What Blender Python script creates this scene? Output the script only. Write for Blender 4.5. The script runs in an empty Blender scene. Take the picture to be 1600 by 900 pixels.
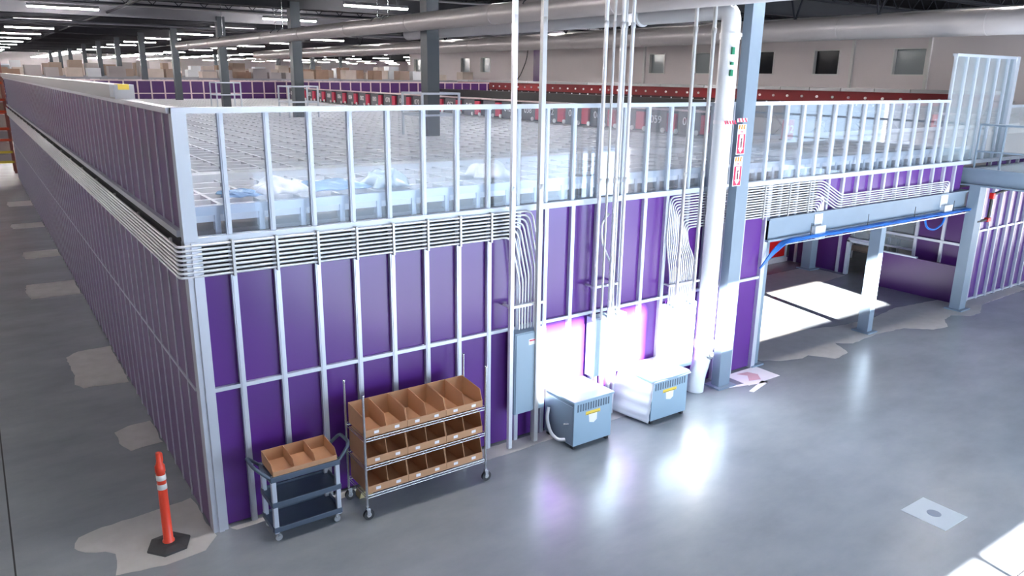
import bpy, bmesh, math, random
from mathutils import Vector, Matrix
random.seed(7)
SC = bpy.context.scene
COL = SC.collection
PI = math.pi

# ------------------------------------------------------------------ camera
CAM = Vector((-1.42485, -7.16462, 4.40500))
yaw, pitch, roll = math.radians(35.0775), math.radians(15.4763), math.radians(0.8148)
fw = Vector((math.sin(yaw)*math.cos(pitch), math.cos(yaw)*math.cos(pitch), -math.sin(pitch)))
r0 = Vector((math.cos(yaw), -math.sin(yaw), 0)); u0 = r0.cross(fw)
rt = r0*math.cos(roll) + u0*math.sin(roll); up = -r0*math.sin(roll) + u0*math.cos(roll)
cd = bpy.data.cameras.new('camera'); cam = bpy.data.objects.new('camera', cd); COL.objects.link(cam)
cd.sensor_width = 36; cd.lens = 36*1192.49/1600; cd.clip_start = .05; cd.clip_end = 400
M = Matrix.Identity(4)
for i in range(3):
    M[i][0] = rt[i]; M[i][1] = up[i]; M[i][2] = -fw[i]; M[i][3] = CAM[i]
cam.matrix_world = M
SC.camera = cam

# ------------------------------------------------------------------ light
SC.view_settings.view_transform = 'Standard'; SC.view_settings.look = 'None'
SC.view_settings.gamma = 1; SC.view_settings.use_curve_mapping = False
SC.view_settings.exposure = 0.55
W = bpy.data.worlds.new('sky'); SC.world = W; W.use_nodes = True
bg = W.node_tree.nodes['Background']; bg.inputs[0].default_value = (.62, .78, 1, 1); bg.inputs[1].default_value = 1.5

SLOPE, XS = .55, .20          # the sun's fall and drift per metre of travel into the hall
sd = bpy.data.lights.new('sun', 'SUN'); sd.energy = 100; sd.angle = math.radians(.9); sd.color = (1, .97, .92)
so = bpy.data.objects.new('sun', sd); COL.objects.link(so)
so.rotation_euler = Vector((XS, 1, -SLOPE)).to_track_quat('-Z', 'Y').to_euler()
so.location = (0, -30, 20)
def area(name, loc, sx, sy, energy, color, direction):
    a = bpy.data.lights.new(name, 'AREA'); a.shape = 'RECTANGLE'; a.size = sx; a.size_y = sy; a.energy = energy; a.color = color
    o = bpy.data.objects.new(name, a); COL.objects.link(o); o.location = loc
    o.rotation_euler = Vector(direction).to_track_quat('-Z', 'Y').to_euler()
    return o
YB = -9.0
area('daylight_clerestory', (7, YB+.02, 5.85), 20, .75, 230, (.58, .77, 1), (0, 1, -.35))
area('daylight_storefront', (8.6, YB+.02, 1.3), 10.6, 2.2, 400, (.58, .77, 1), (0, 1, .05))
area('daylight_dock_door', (24.2, YB+.02, 2.0), 6, 3.4, 60, (.58, .77, 1), (-.4, 1, .0))

# ------------------------------------------------------------------ materials
def mat(name, col, rough=.5, metal=0, spec=.5, noise=0, nscale=4, emit=0, rvar=0, bump=0, coat=0):
    m = bpy.data.materials.new(name); m.use_nodes = True; nt = m.node_tree; b = nt.nodes['Principled BSDF']
    b.inputs['Base Color'].default_value = (*col, 1); b.inputs['Roughness'].default_value = rough
    b.inputs['Metallic'].default_value = metal; b.inputs['Specular IOR Level'].default_value = spec
    b.inputs['Coat Weight'].default_value = coat
    if noise or rvar or bump:
        tc = nt.nodes.new('ShaderNodeTexCoord'); n = nt.nodes.new('ShaderNodeTexNoise')
        n.inputs['Scale'].default_value = nscale; n.inputs['Detail'].default_value = 5
        nt.links.new(tc.outputs['Object'], n.inputs['Vector'])
        if noise:
            r = nt.nodes.new('ShaderNodeValToRGB')
            r.color_ramp.elements[0].position = .15; r.color_ramp.elements[1].position = .85
            r.color_ramp.elements[0].color = (*[c*(1-noise) for c in col], 1)
            r.color_ramp.elements[1].color = (*[min(1, c*(1+noise)) for c in col], 1)
            nt.links.new(n.outputs['Fac'], r.inputs['Fac']); nt.links.new(r.outputs['Color'], b.inputs['Base Color'])
        if rvar:
            mr = nt.nodes.new('ShaderNodeMapRange'); mr.inputs['From Min'].default_value = 0; mr.inputs['From Max'].default_value = 1
            mr.inputs['To Min'].default_value = rough-rvar; mr.inputs['To Max'].default_value = rough+rvar
            nt.links.new(n.outputs['Fac'], mr.inputs['Value']); nt.links.new(mr.outputs['Result'], b.inputs['Roughness'])
        if bump:
            bp = nt.nodes.new('ShaderNodeBump'); bp.inputs['Strength'].default_value = bump; bp.inputs['Distance'].default_value = .02
            nt.links.new(n.outputs['Fac'], bp.inputs['Height']); nt.links.new(bp.outputs['Normal'], b.inputs['Normal'])
    if emit:
        b.inputs['Emission Color'].default_value = (*col, 1); b.inputs['Emission Strength'].default_value = emit
    return m
def glass(name, tint, haze, gloss):
    m = bpy.data.materials.new(name); m.use_nodes = True; nt = m.node_tree; nt.nodes.clear()
    out = nt.nodes.new('ShaderNodeOutputMaterial'); tr = nt.nodes.new('ShaderNodeBsdfTransparent'); gl = nt.nodes.new('ShaderNodeBsdfGlossy')
    df = nt.nodes.new('ShaderNodeBsdfDiffuse'); m1 = nt.nodes.new('ShaderNodeMixShader'); m2 = nt.nodes.new('ShaderNodeMixShader')
    fr = nt.nodes.new('ShaderNodeFresnel'); fr.inputs['IOR'].default_value = 1.5
    mu = nt.nodes.new('ShaderNodeMath'); mu.operation = 'MULTIPLY'; mu.inputs[1].default_value = gloss
    tr.inputs['Color'].default_value = (*tint, 1); gl.inputs['Roughness'].default_value = .03; df.inputs['Color'].default_value = (.8, .88, .95, 1)
    m1.inputs['Fac'].default_value = haze  # white diffuse share paints a milky reflection into the pane
    nt.links.new(tr.outputs[0], m1.inputs[1]); nt.links.new(df.outputs[0], m1.inputs[2])
    nt.links.new(fr.outputs[0], mu.inputs[0]); nt.links.new(mu.outputs[0], m2.inputs['Fac'])
    nt.links.new(m1.outputs[0], m2.inputs[1]); nt.links.new(gl.outputs[0], m2.inputs[2]); nt.links.new(m2.outputs[0], out.inputs[0])
    return m
def floor_mat():
    m = bpy.data.materials.new('polished_concrete'); m.use_nodes = True; nt = m.node_tree; b = nt.nodes['Principled BSDF']
    tc = nt.nodes.new('ShaderNodeTexCoord')
    n1 = nt.nodes.new('ShaderNodeTexNoise'); n1.inputs['Scale'].default_value = .8; n1.inputs['Detail'].default_value = 8; n1.inputs['Roughness'].default_value = .62
    mp = nt.nodes.new('ShaderNodeMapping'); mp.inputs['Scale'].default_value = (1, 1.9, 1)
    nt.links.new(tc.outputs['Object'], mp.inputs['Vector']); nt.links.new(mp.outputs['Vector'], n1.inputs['Vector'])
    r = nt.nodes.new('ShaderNodeValToRGB'); e = r.color_ramp.elements
    e[0].position = .1; e[0].color = (.19, .21, .235, 1); e[1].position = .9; e[1].color = (.33, .355, .385, 1)
    nt.links.new(n1.outputs['Fac'], r.inputs['Fac']); nt.links.new(r.outputs['Color'], b.inputs['Base Color'])
    n2 = nt.nodes.new('ShaderNodeTexNoise'); n2.inputs['Scale'].default_value = .55; n2.inputs['Detail'].default_value = 3
    nt.links.new(tc.outputs['Object'], n2.inputs['Vector'])
    mr = nt.nodes.new('ShaderNodeMapRange'); mr.inputs['From Min'].default_value = 0; mr.inputs['From Max'].default_value = 1
    mr.inputs['To Min'].default_value = .16; mr.inputs['To Max'].default_value = .42
    b.inputs['Roughness'].default_value = .27
    b.inputs['Specular IOR Level'].default_value = .6
    return m

CONC = floor_mat()
PATCH = mat('raw_concrete', (.47, .46, .45), .6, noise=.12, nscale=5)
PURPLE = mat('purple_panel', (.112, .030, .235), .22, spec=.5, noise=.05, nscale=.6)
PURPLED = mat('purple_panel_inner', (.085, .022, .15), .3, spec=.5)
ALU = mat('anodised_aluminium', (.64, .67, .74), .35, metal=.35, noise=.03, nscale=6)
ALUW = mat('white_aluminium', (.58, .64, .72), .4, metal=.1)
STEELT = mat('galvanised_tube', (.80, .81, .84), .3, metal=.35, noise=.05, nscale=14)
STEELG = mat('dull_grey_tube', (.50, .50, .50), .4, metal=.5)
CHROME = mat('chrome_wire', (.75, .76, .78), .22, metal=.9)
COLM = mat('grey_blue_steel', (.21, .275, .35), .42, noise=.06, nscale=3)
COLD = mat('slate_column_paint', (.06, .075, .09), .45)
PANEL = mat('panelboard_grey', (.33, .44, .53), .38, noise=.03, nscale=2)
PANELD = mat('panelboard_slot', (.10, .14, .19), .5)
TRANSF = mat('transformer_blue_grey', (.30, .42, .52), .36, noise=.03, nscale=2)
TRANSD = mat('transformer_side', (.18, .24, .32), .38)
GLASS = glass('clear_polycarbonate', (.95, .97, 1), .03, .5)
GLASSH = glass('hazy_polycarbonate', (.90, .96, .98), .16, .6)
DARK = mat('dark_recess_and_shade', (.012, .012, .016), .7)  # also colours the shade painted behind the conduits
BLACK = mat('black_plastic', (.02, .02, .022), .45)
RUBBER = mat('black_rubber', (.035, .036, .04), .6, noise=.2, nscale=12)
ORANGE = mat('orange_red_plastic', (.88, .075, .035), .35)
WHITE = mat('white_plastic', (.85, .85, .85), .45)
REFL = mat('reflective_white_band', (.82, .82, .80), .3)
PVC = mat('white_pvc', (.86, .88, .91), .25)
DUCT = mat('painted_duct', (.62, .58, .58), .33, metal=.15, noise=.03, nscale=1.5)
CARD = mat('corrugated_card', (.52, .285, .15), .75, noise=.07, nscale=5)
CARDD = mat('brown_carton', (.33, .22, .16), .8, noise=.15, nscale=3)
CARDW = mat('pale_carton', (.62, .54, .48), .8, noise=.1, nscale=3)
CARTP = mat('slate_blue_plastic', (.075, .105, .15), .42, noise=.1, nscale=8)
CARTL = mat('silver_leg', (.62, .66, .74), .35, metal=.3)
RED = mat('red_panel', (.62, .012, .012), .35)
REDD = mat('dark_red_panel', (.20, .005, .01), .5)
PINK = mat('pale_pink_rail', (.75, .6, .62), .4)
MAROON = mat('maroon_panel', (.12, .02, .035), .5)
WALLP = mat('painted_wall', (.74, .68, .69), .7, noise=.03, nscale=.5)
CEIL = mat('dark_ceiling', (.012, .012, .016), .9, spec=.05, noise=.2, nscale=1)
JOIST = mat('dark_joist', (.02, .022, .03), .7, spec=.2)
GIRD = mat('pale_girder', (.34, .34, .38), .5, noise=.05, nscale=1)
GRIDT = mat('grid_tee_white', (.80, .81, .84), .45)
GRIDP = mat('grid_panel_grey', (.17, .155, .155), .7, noise=.05, nscale=2)
CURT = mat('dark_grey_sheeting', (.07, .07, .08), .3, noise=.35, nscale=6)
FILM = mat('pale_blue_film', (.42, .54, .64), .22, noise=.12, nscale=3, coat=.4)
FILMB = mat('blue_film', (.25, .42, .68), .25, noise=.2, nscale=3)
FILMW = mat('white_film', (.78, .81, .85), .4, noise=.03, nscale=3)
BLUE = mat('blue_cable', (.005, .12, .50), .4)
YEL = mat('yellow_label', (.85, .62, .08), .5)
YELB = mat('yellow_beam', (.72, .58, .06), .5)
ORB = mat('orange_beam', (.75, .10, .03), .45)
RBLUE = mat('rack_upright_paint', (.28, .10, .07), .5)
GREEN = mat('green_marker', (.01, .20, .10), .5)
HAZ = mat('hazard_orange', (.85, .25, .02), .45)
SRED = mat('sign_red', (.62, .02, .08), .45)
SWH = mat('sign_white', (.88, .86, .88), .45)
LAMP = mat('lamp_tube', (1, .95, .93), .5, emit=105)
FIX = mat('lamp_housing', (.45, .45, .47), .5)
WINF = mat('window_frame_white', (.72, .71, .70), .5)
WINB = mat('dark_office_glass', (.006, .008, .012), .15, spec=.15)
WING = mat('grey_office_glass', (.26, .30, .32), .12)
DECKM = mat('deck_grey', (.38, .38, .39), .5, noise=.1, nscale=1)
TAN = mat('tan_wood', (.50, .42, .22), .7)

# ------------------------------------------------------------------ builders
def tag(o, label=None, cat=None, group=None, kind=None):
    if label: o['label'] = label
    if cat: o['category'] = cat
    if group: o['group'] = group
    if kind: o['kind'] = kind
    return o
def empty(name, loc=(0, 0, 0), rz=0):
    o = bpy.data.objects.new(name, None); COL.objects.link(o); o.location = loc; o.rotation_euler = (0, 0, rz); o.empty_display_size = .1
    return o
def thing(name, label, cat, loc=(0, 0, 0), rz=0, group=None):
    return tag(empty(name, loc, rz), label, cat, group)
def copy_tree(o, parent=None):
    c = o.copy(); COL.objects.link(c)
    if parent is not None: c.parent = parent
    for ch in o.children: copy_tree(ch, c)
    return c
class MB:
    def __init__(s): s.v = []; s.f = []; s.sm = []
    def add(s, vs, fs, smooth=False):
        n = len(s.v); s.v += [tuple(v) for v in vs]; s.f += [tuple(i+n for i in f) for f in fs]; s.sm += [smooth]*len(fs); return s
    def box(s, x0, x1, y0, y1, z0, z1):
        vs = [(x, y, z) for x in (x0, x1) for y in (y0, y1) for z in (z0, z1)]
        return s.add(vs, [(0, 1, 3, 2), (4, 6, 7, 5), (0, 4, 5, 1), (2, 3, 7, 6), (0, 2, 6, 4), (1, 5, 7, 3)])
    def cbox(s, c, d): return s.box(c[0]-d[0]/2, c[0]+d[0]/2, c[1]-d[1]/2, c[1]+d[1]/2, c[2]-d[2]/2, c[2]+d[2]/2)
    def prism(s, poly, axis, a, b):           # polygon in the two other axes, extruded along axis
        def mk(p, t):
            return {'x': (t, p[0], p[1]), 'y': (p[0], t, p[1]), 'z': (p[0], p[1], t)}[axis]
        n = len(poly); vs = [mk(p, a) for p in poly] + [mk(p, b) for p in poly]
        return s.add(vs, [tuple(range(n))[::-1], tuple(range(n, 2*n))] + [(i, (i+1) % n, n+(i+1) % n, n+i) for i in range(n)])
    def bar(s, p, q, w, h=None):
        p = Vector(p); q = Vector(q); h = h or w; d = (q-p).normalized()
        a = d.cross(Vector((0, 0, 1)));  a = Vector((1, 0, 0)) if a.length < 1e-4 else a.normalized()
        b = a.cross(d); vs = []
        for c in (p, q):
            for i, j in ((-1, -1), (1, -1), (1, 1), (-1, 1)): vs.append(c + a*i*w/2 + b*j*h/2)
        return s.add(vs, [(0, 1, 2, 3), (7, 6, 5, 4), (0, 4, 5, 1), (1, 5, 6, 2), (2, 6, 7, 3), (3, 7, 4, 0)])
    def tube(s, pts, r, n=10, fillet=0, seg=6, cap=True, radii=None):
        pts = [Vector(p) for p in pts]
        if fillet:
            out = [pts[0]]
            for i in range(1, len(pts)-1):
                a, b, c = pts[i-1], pts[i], pts[i+1]; d1 = (a-b); d2 = (c-b)
                fr = min(fillet if not isinstance(fillet, (list, tuple)) else fillet[i-1], d1.length*.49, d2.length*.49)
                p1 = b + d1.normalized()*fr; p2 = b + d2.normalized()*fr
                for k in range(seg+1):
                    t = k/seg; out.append((1-t)**2*p1 + 2*t*(1-t)*b + t*t*p2)
            out.append(pts[-1]); pts = out
        rings = []; prev = None
        for i, p in enumerate(pts):
            d = ((pts[i+1]-p).normalized() if i < len(pts)-1 else Vector()) + ((p-pts[i-1]).normalized() if i else Vector())
            d.normalize()
            if prev is None:
                ref = Vector((0, 0, 1)) if abs(d.z) < .9 else Vector((1, 0, 0)); a = d.cross(ref).normalized()
            else: a = (prev - d*prev.dot(d)).normalized()
            prev = a; b = d.cross(a); rr = radii[i] if radii else r
            rings.append([p + (a*math.cos(2*PI*k/n) + b*math.sin(2*PI*k/n))*rr for k in range(n)])
        vs = [v for g in rings for v in g]; fs = []
        for i in range(len(rings)-1):
            for k in range(n): fs.append((i*n+k, i*n+(k+1) % n, (i+1)*n+(k+1) % n, (i+1)*n+k))
        s.add(vs, fs, True)
        if cap: s.add(rings[0], [tuple(range(n))[::-1]]); s.add(rings[-1], [tuple(range(n))])
        return s
    def lathe(s, prof, c=(0, 0, 0), n=24, smooth=True):
        vs = []; m = len(prof)
        for k in range(n):
            a = 2*PI*k/n
            for r_, z_ in prof: vs.append((c[0]+r_*math.cos(a), c[1]+r_*math.sin(a), c[2]+z_))
        fs = [(k*m+i, ((k+1) % n)*m+i, ((k+1) % n)*m+i+1, k*m+i+1) for k in range(n) for i in range(m-1)]
        return s.add(vs, fs, smooth)
    def wheel(s, c, r, w, axis='y', n=18):
        poly = [(r*math.cos(2*PI*k/n), r*math.sin(2*PI*k/n)) for k in range(n)]
        if axis == 'y': return s.prism([(c[0]+p[0], c[2]+p[1]) for p in poly], 'y', c[1]-w/2, c[1]+w/2)
        return s.prism([(c[1]+p[0], c[2]+p[1]) for p in poly], 'x', c[0]-w/2, c[0]+w/2)
    def build(s, name, m, parent=None, bevel=0):
        me = bpy.data.meshes.new(name); me.from_pydata(s.v, [], s.f); me.update()
        bm = bmesh.new(); bm.from_mesh(me); bmesh.ops.recalc_face_normals(bm, faces=bm.faces)
        bm.to_mesh(me); bm.free()
        if any(s.sm): me.polygons.foreach_set('use_smooth', s.sm)
        me.materials.append(m); o = bpy.data.objects.new(name, me); COL.objects.link(o)
        if parent is not None: o.parent = parent
        if bevel:
            b = o.modifiers.new('bevel', 'BEVEL'); b.width = bevel; b.segments = 2; b.limit_method = 'ANGLE'
        return o
def struct(o): o['kind'] = 'structure'; return o
def text(name, body, size, loc, rot, m, parent, ext=.002):
    c = bpy.data.curves.new(name, 'FONT'); c.body = body; c.size = size; c.align_x = 'CENTER'; c.align_y = 'CENTER'; c.extrude = ext
    tmp = bpy.data.objects.new('tmp', c); COL.objects.link(tmp)
    me = bpy.data.meshes.new_from_object(tmp.evaluated_get(bpy.context.evaluated_depsgraph_get()))
    bpy.data.objects.remove(tmp); me.materials.clear(); me.materials.append(m)
    o = bpy.data.objects.new(name, me); COL.objects.link(o); o.location = loc; o.rotation_euler = rot
    if parent is not None: o.parent = parent
    return o
def grid_sheet(name, m, fn, nu, nv, parent=None, thick=.004):
    vs = [fn(i/nu, j/nv) for i in range(nu+1) for j in range(nv+1)]
    fs = [(i*(nv+1)+j, (i+1)*(nv+1)+j, (i+1)*(nv+1)+j+1, i*(nv+1)+j+1) for i in range(nu) for j in range(nv)]
    b = MB(); b.add(vs, fs, True); o = b.build(name, m, parent)
    s = o.modifiers.new('solid', 'SOLIDIFY'); s.thickness = thick
    return o
def wall_with_holes(axis, t0, t1, a0, a1, z0, z1, holes, name, m):
    """holes: (a0,a1,z0,z1) sorted along a, in bands sharing one z range per column"""
    cuts = sorted({a0, a1} | {h[0] for h in holes} | {h[1] for h in holes}); b = MB()
    def bx(p, q, r_, s_):
        if q-p < 1e-4 or s_-r_ < 1e-4: return
        b.box(t0, t1, p, q, r_, s_) if axis == 'x' else b.box(p, q, t0, t1, r_, s_)
    for p, q in zip(cuts, cuts[1:]):
        mid = (p+q)/2; hs = sorted([(h[2], h[3]) for h in holes if h[0] < mid < h[1]]); z = z0
        for lo, hi in hs: bx(p, q, z, lo); z = hi
        bx(p, q, z, z1)
    return struct(b.build(name, m))

S = .40647; ZM, ZB, ZT = 1.485, 2.93, 4.11; YE = 31.4; XE = 8.24; XR = 15.2

# ------------------------------------------------------------------ hall shell
struct(MB().box(-25, 70, YB-.2, 131, -.2, 0).build('floor', CONC))
struct(MB().box(-25, 70, YB-.2, 131, 6.95, 7.15).build('ceiling', CEIL))
wins = [(2.1, 2.95), (3.13, 4.03), (4.3, 5.8), (6.95, 11.62)]
holes = [(a, b, 5.40, 6.41) for a, b in wins] + [(3.2, 14, 0.0, 2.62)] + [(21.0, 27.4, .0, 3.8)]
wall_with_holes('y', YB-.2, YB, -25, 28, 0, 6.95, holes, 'wall_back', WALLP)
for k, (a, b) in enumerate(wins):
    fr = MB(); fr.box(a, b, YB-.12, YB-.08, 5.40, 5.41).box(a, b, YB-.12, YB-.08, 6.39, 6.41)
    struct(fr.build(f'window_{k+20}', WINF))
mm = MB(); mm.box(5.02, 5.10, YB-.14, YB-.06, 0, 2.62); mm.box(3.2, 14, YB-.2, YB-.12, 2.555, 2.62)
struct(mm.build('window_30', WINF))
struct(MB().box(-25.2, -25, YB, 131, 0, 6.95).build('wall_left', WALLP))
struct(MB().box(-25, 70, 131, 131.2, 0, 6.95).build('wall_far', WALLP))
struct(MB().box(70, 70.2, 49, 131, 0, 6.95).build('wall_right_far', WALLP))
rw = [(8.25, 9.55, 'g'), (11.78, 13.0, 'b'), (14.93, 16.14, 'b'), (18.4, 19.6, 'g'), (21.5, 22.64, 'g'), (37.6, 38.9, 'g'), (40.2, 41.5, 'g'), (47.2, 48.6, 'g')]
wz = (4.64, 5.66)
wall_with_holes('x', 28, 28.25, YB, 49.3, 0, 6.95, [(a, b, wz[0], wz[1]) for a, b, _ in rw], 'wall_right', WALLP)
struct(MB().box(28.25, 70, 49.05, 49.3, 0, 6.95).build('wall_return', WALLP))
for k, (a, b, t) in enumerate(rw):
    o = struct(empty(f'window_{k+1}', (28, a, wz[0]))); f = MB(); L = b-a; H = wz[1]-wz[0]
    f.box(-.03, .22, 0, .05, 0, H).box(-.03, .22, L-.05, L, 0, H).box(-.03, .22, .05, L-.05, 0, .05).box(-.03, .22, .05, L-.05, H-.05, H)
    f.build('window_frame', WINF, o)
    MB().box(.15, .17, .05, L-.05, .05, H-.05).build('pane', WINB if t == 'b' else WING, o)
for k, y in enumerate((8.1, 11.15, 22.9)):
    struct(MB().box(27.9, 28, y, y+.12, 0, 6.9).build(f'trim_{k+1}', WINF))
struct(MB().box(27.88, 28, 31.6, 32.6, 3.3, 6.9).build('trim_4', PURPLED))
tag(MB().tube([(27.9, 33.0, 6.95), (27.85, 33.3, 5.4), (27.85, 34.0, 4.4), (27.85, 35, 3.8)], .03, 8, fillet=.4).build('hanging_cable', BLACK),
    'black cable drooping down the pale wall between the small windows', 'cable')

# floor joints and unpolished patches
jb = MB()
jb.box(-1.66, -1.645, YB, 60, 0, .0015)
jb.box(3.6, 15, -4.87+.0, -4.857, 0, .0015)
struct(jb.build('floor_joint', DARK))
def patch(pts, name='floor_patch'):
    rnd = random.Random(len(pts)*31+int(pts[0][0]*10)); out = []
    n = len(pts)
    for i in range(n):
        a = Vector(pts[i]); b = Vector(pts[(i+1) % n]); k = max(2, int((b-a).length/.09))
        for j in range(k):
            t = j/k; p = a.lerp(b, t); e = .012 if (b-a).length > .15 else .004
            out.append((p.x+rnd.uniform(-e, e), p.y+rnd.uniform(-e, e)))
    b = MB(); b.prism(out, 'z', .0, .002); return struct(b.build(name, PATCH))
patch([(-.03, .75), (-.25, .72), (-.9, .66), (-1.12, .6), (-1.17, .42), (-1.1, .28), (-.93, .2), (-.85, .1), (-.9, -.25), (-.5, -.33), (-.15, -.3), (.0, -.12)])
patch([(-.02, 3.03), (-.3, 3.02), (-.46, 2.9), (-.45, 2.45), (-.37, 2.27), (-.02, 2.3)])
patch([(-.02, 6.45), (-.5, 6.42), (-.68, 6.2), (-.66, 5.2), (-.70, 4.9), (-.6, 4.7), (-.02, 4.6)])
for y, w, d in ((10.2, .9, 1.3), (14.2, .75, .9), (18.6, .8, .9), (23, .7, 1.2)):
    patch([(-.02, y), (-w, y+.05), (-w-.05, y+d*.5), (-w, y+d), (-.02, y+d)])
patch([(.15, -.04), (3.0, -.04), (3.4, -.04), (6.3, -.04), (6.3, -.28), (3.95, -.28), (3.3, -.3), (2.7, -.26), (2.6, -.15), (.2, -.12)])
patch([(8.5, .6), (9.1, 1.0), (10.4, .75), (11.3, .45), (12.3, .35), (13.4, .5), (15.1, .3), (15.1, -.05), (17.5, -.06), (17.5, -.3), (15.2, -.35), (14.6, -.62), (14.2, -.62),
       (13.9, -.38), (13.5, -.45), (13.1, -.72), (12.7, -.66), (12.3, -.3), (11.5, -.22), (10.7, -.28), (10.45, -.1), (10.2, -.5), (9.75, -.56), (9.5, -.2), (9.3, -.25), (8.9, -.12), (8.6, .1)])
patch([(8.4, 2.5), (11.2, 2.3), (13.9, 2.5), (15.0, 2.6), (15.0, 3.6), (8.4, 3.6)])

# ------------------------------------------------------------------ enclosure walls
def mull(h, w=.055, d=.05):
    b = MB(); b.box(-w/2, w/2, -d, 0, 0, h); b.box(-w/2+.012, w/2-.012, -d-.006, -d, 0, h); return b
wf = struct(empty('wall_front', (0, 0, 0)))
MB().box(.07, XE, 0, .03, .02, ZB).build('purple_panel', PURPLE, wf)
MB().box(XE, 14.2, 0, .03, 2.38, ZB).build('purple_header', PURPLE, wf)
MB().box(.07, 13.25, 0, .012, ZB+.05, ZT-.05).build('glazing', GLASS, wf)
MB().box(.05, XE, -.045, .0, ZM-.02, ZM+.02).build('middle_rail', ALU, wf)
MB().box(0, 18.2, -.05, .05, ZB-.03, ZB+.04).build('transom', ALUW, wf)
MB().box(0, 13.25, -.045, .05, ZT-.05, ZT).build('top_rail', ALUW, wf)
lo = mull(ZB-.03).build('mullion', ALU, wf); lo.location = (S, 0, 0)
for k in range(2, 20):
    c = lo.copy(); COL.objects.link(c); c.location = (k*S, 0, 0)
hi = mull(ZT-ZB-.06, .05, .045).build('upper_mullion', ALUW, wf); hi.location = (S, .02, ZB+.03)
for k in range(2, 33):
    c = hi.copy(); COL.objects.link(c); c.location = (k*S, .02, ZB+.03)
hd = mull(ZB-2.40).build('header_mullion', ALU, wf); hd.location = (21*S, 0, 2.38)
for k in range(22, 35):
    c = hd.copy(); COL.objects.link(c); c.location = (k*S, 0, 2.38)
b = MB(); b.box(-.0, .14, -.06, .08, 0, ZB); b.box(.05, .10, -.075, -.06, 0, ZB); b.build('corner_post', ALU, wf)
b = MB(); b.box(-.0, .12, -.05, .07, ZB+.04, ZT); b.build('upper_corner_post', ALUW, wf)
b = MB(); b.box(XE-.03, XE+.06, -.06, .06, 0, ZB); b.build('end_post', ALU, wf)
MB().box(XE-.06, XE-.03, .03, 4.3, 0, 2.4).build('return_panel', PURPLE, wf)

# tall glazed bay at the right end
tb = struct(empty('wall_glazed_bay', (13.25, 0, ZB)))
Hh = 4.915-ZB
MB().box(0, 2.35, .0, .012, .04, Hh-.04).build('glazing', GLASSH, tb)
MB().box(-.03, 2.38, -.04, .05, Hh-.05, Hh).build('top_rail', ALUW, tb)
pm = mull(Hh-.05, .05, .045).build('upper_mullion', ALUW, tb); pm.location = (0, .02, .02)
for k in range(1, 6):
    c = pm.copy(); COL.objects.link(c); c.location = (k*S, .02, .02)
MB().box(2.27, 2.40, -.06, .08, .0, Hh).build('corner_post', ALUW, tb)

# side wall along the left aisle
ws = struct(empty('wall_side', (0, 0, 0)))
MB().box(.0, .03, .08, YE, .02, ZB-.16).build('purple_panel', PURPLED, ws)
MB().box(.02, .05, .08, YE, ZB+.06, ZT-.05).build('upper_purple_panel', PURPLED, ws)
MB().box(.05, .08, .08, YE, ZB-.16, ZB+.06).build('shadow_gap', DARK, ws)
MB().box(-.012, .0, .08, YE, ZM-.015, ZM+.015).build('middle_rail', ALU, ws)
MB().box(-.03, .06, .0, YE, ZT-.05, ZT).build('top_rail', ALU, ws)
MB().box(-.03, .04, .08, YE, ZB+.04, ZB+.1).build('transom', ALU, ws)
def mullx(h, w=.04, d=.010): return MB().box(-d, 0, -w/2, w/2, 0, h)
sm = mullx(ZB-.16).build('mullion', ALU, ws); sm.location = (.0, S, 0)
su = mullx(ZT-ZB-.1).build('upper_mullion', ALU, ws); su.location = (.02, S, ZB+.06)
for k in range(2, 77):
    c = sm.copy(); COL.objects.link(c); c.location = (0, k*S, 0)
    c = su.copy(); COL.objects.link(c); c.location = (.02, k*S, ZB+.06)
t = thing('cable_trough', 'long grey cable trough lying on top of the side wall, yellow label on its end', 'cable trough', (.02, 2.3, ZT))
MB().box(-.1, .1, 0, 29, 0, .15).build('body', mat('trough_grey', (.42, .42, .44), .45), t)
MB().box(-.103, .103, .02, .30, .02, .152).build('end_cap', ALUW, t)
MB().box(-.06, .05, -.005, .22, .10, .158).build('yellow_label', YEL, t)

# far wall of the enclosure with its grid
we = struct(empty('wall_enclosure_far', (0, YE, 0)))
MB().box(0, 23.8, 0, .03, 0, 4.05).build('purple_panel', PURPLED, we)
MB().box(0, 23.8, -.04, 0, 3.99, 4.05).box(0, 23.8, -.04, 0, 3.43, 3.48).build('rail', PINK, we)
fm = mull(4.0, .06, .03).build('mullion', PINK, we); fm.location = (.5, 0, 0)
for k in range(1, 42):
    c = fm.copy(); COL.objects.link(c); c.location = (.5+k*.565, 0, 0)

# open lattice on top of the room
cg = struct(empty('ceiling_grid', (0, 0, 3.22)))
GX = 11.2
b = MB(); k = 0
y = .12
while y < YE-.2: b.box(.1, GX if y > 3 else 14.6, y-.024, y+.024, -.14, 0); y += S
for x in [i*S for i in range(1, 28)]: b.box(x-.018, x+.018, .12, YE-.1, -.14, -.004)
for x in [i*S for i in range(28, 36)]: b.box(x-.018, x+.018, .12, 2.7, -.14, -.004)
b.build('lattice', GRIDT, cg)
MB().box(.05, GX, .1, YE, -.26, -.22).box(GX, 14.7, .1, 2.8, -.26, -.22).build('tray_panel', GRIDP, cg)
MB().box(.05, 14.6, 1.98, 2.24, -.06, .06).build('wide_rail', FILMW, cg)
MB().box(.05, 14.9, .07, .16, -.075, .01).build('fascia', ALUW, cg)
fp = MB().box(-.025, .025, .08, .15, -.29, -.075).build('fascia_post', ALUW, cg); fp.location = (S-.07, 0, 0)
for k in range(2, 37):
    c = fp.copy(); COL.objects.link(c); c.location = (k*S-.07, 0, 0)
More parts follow.
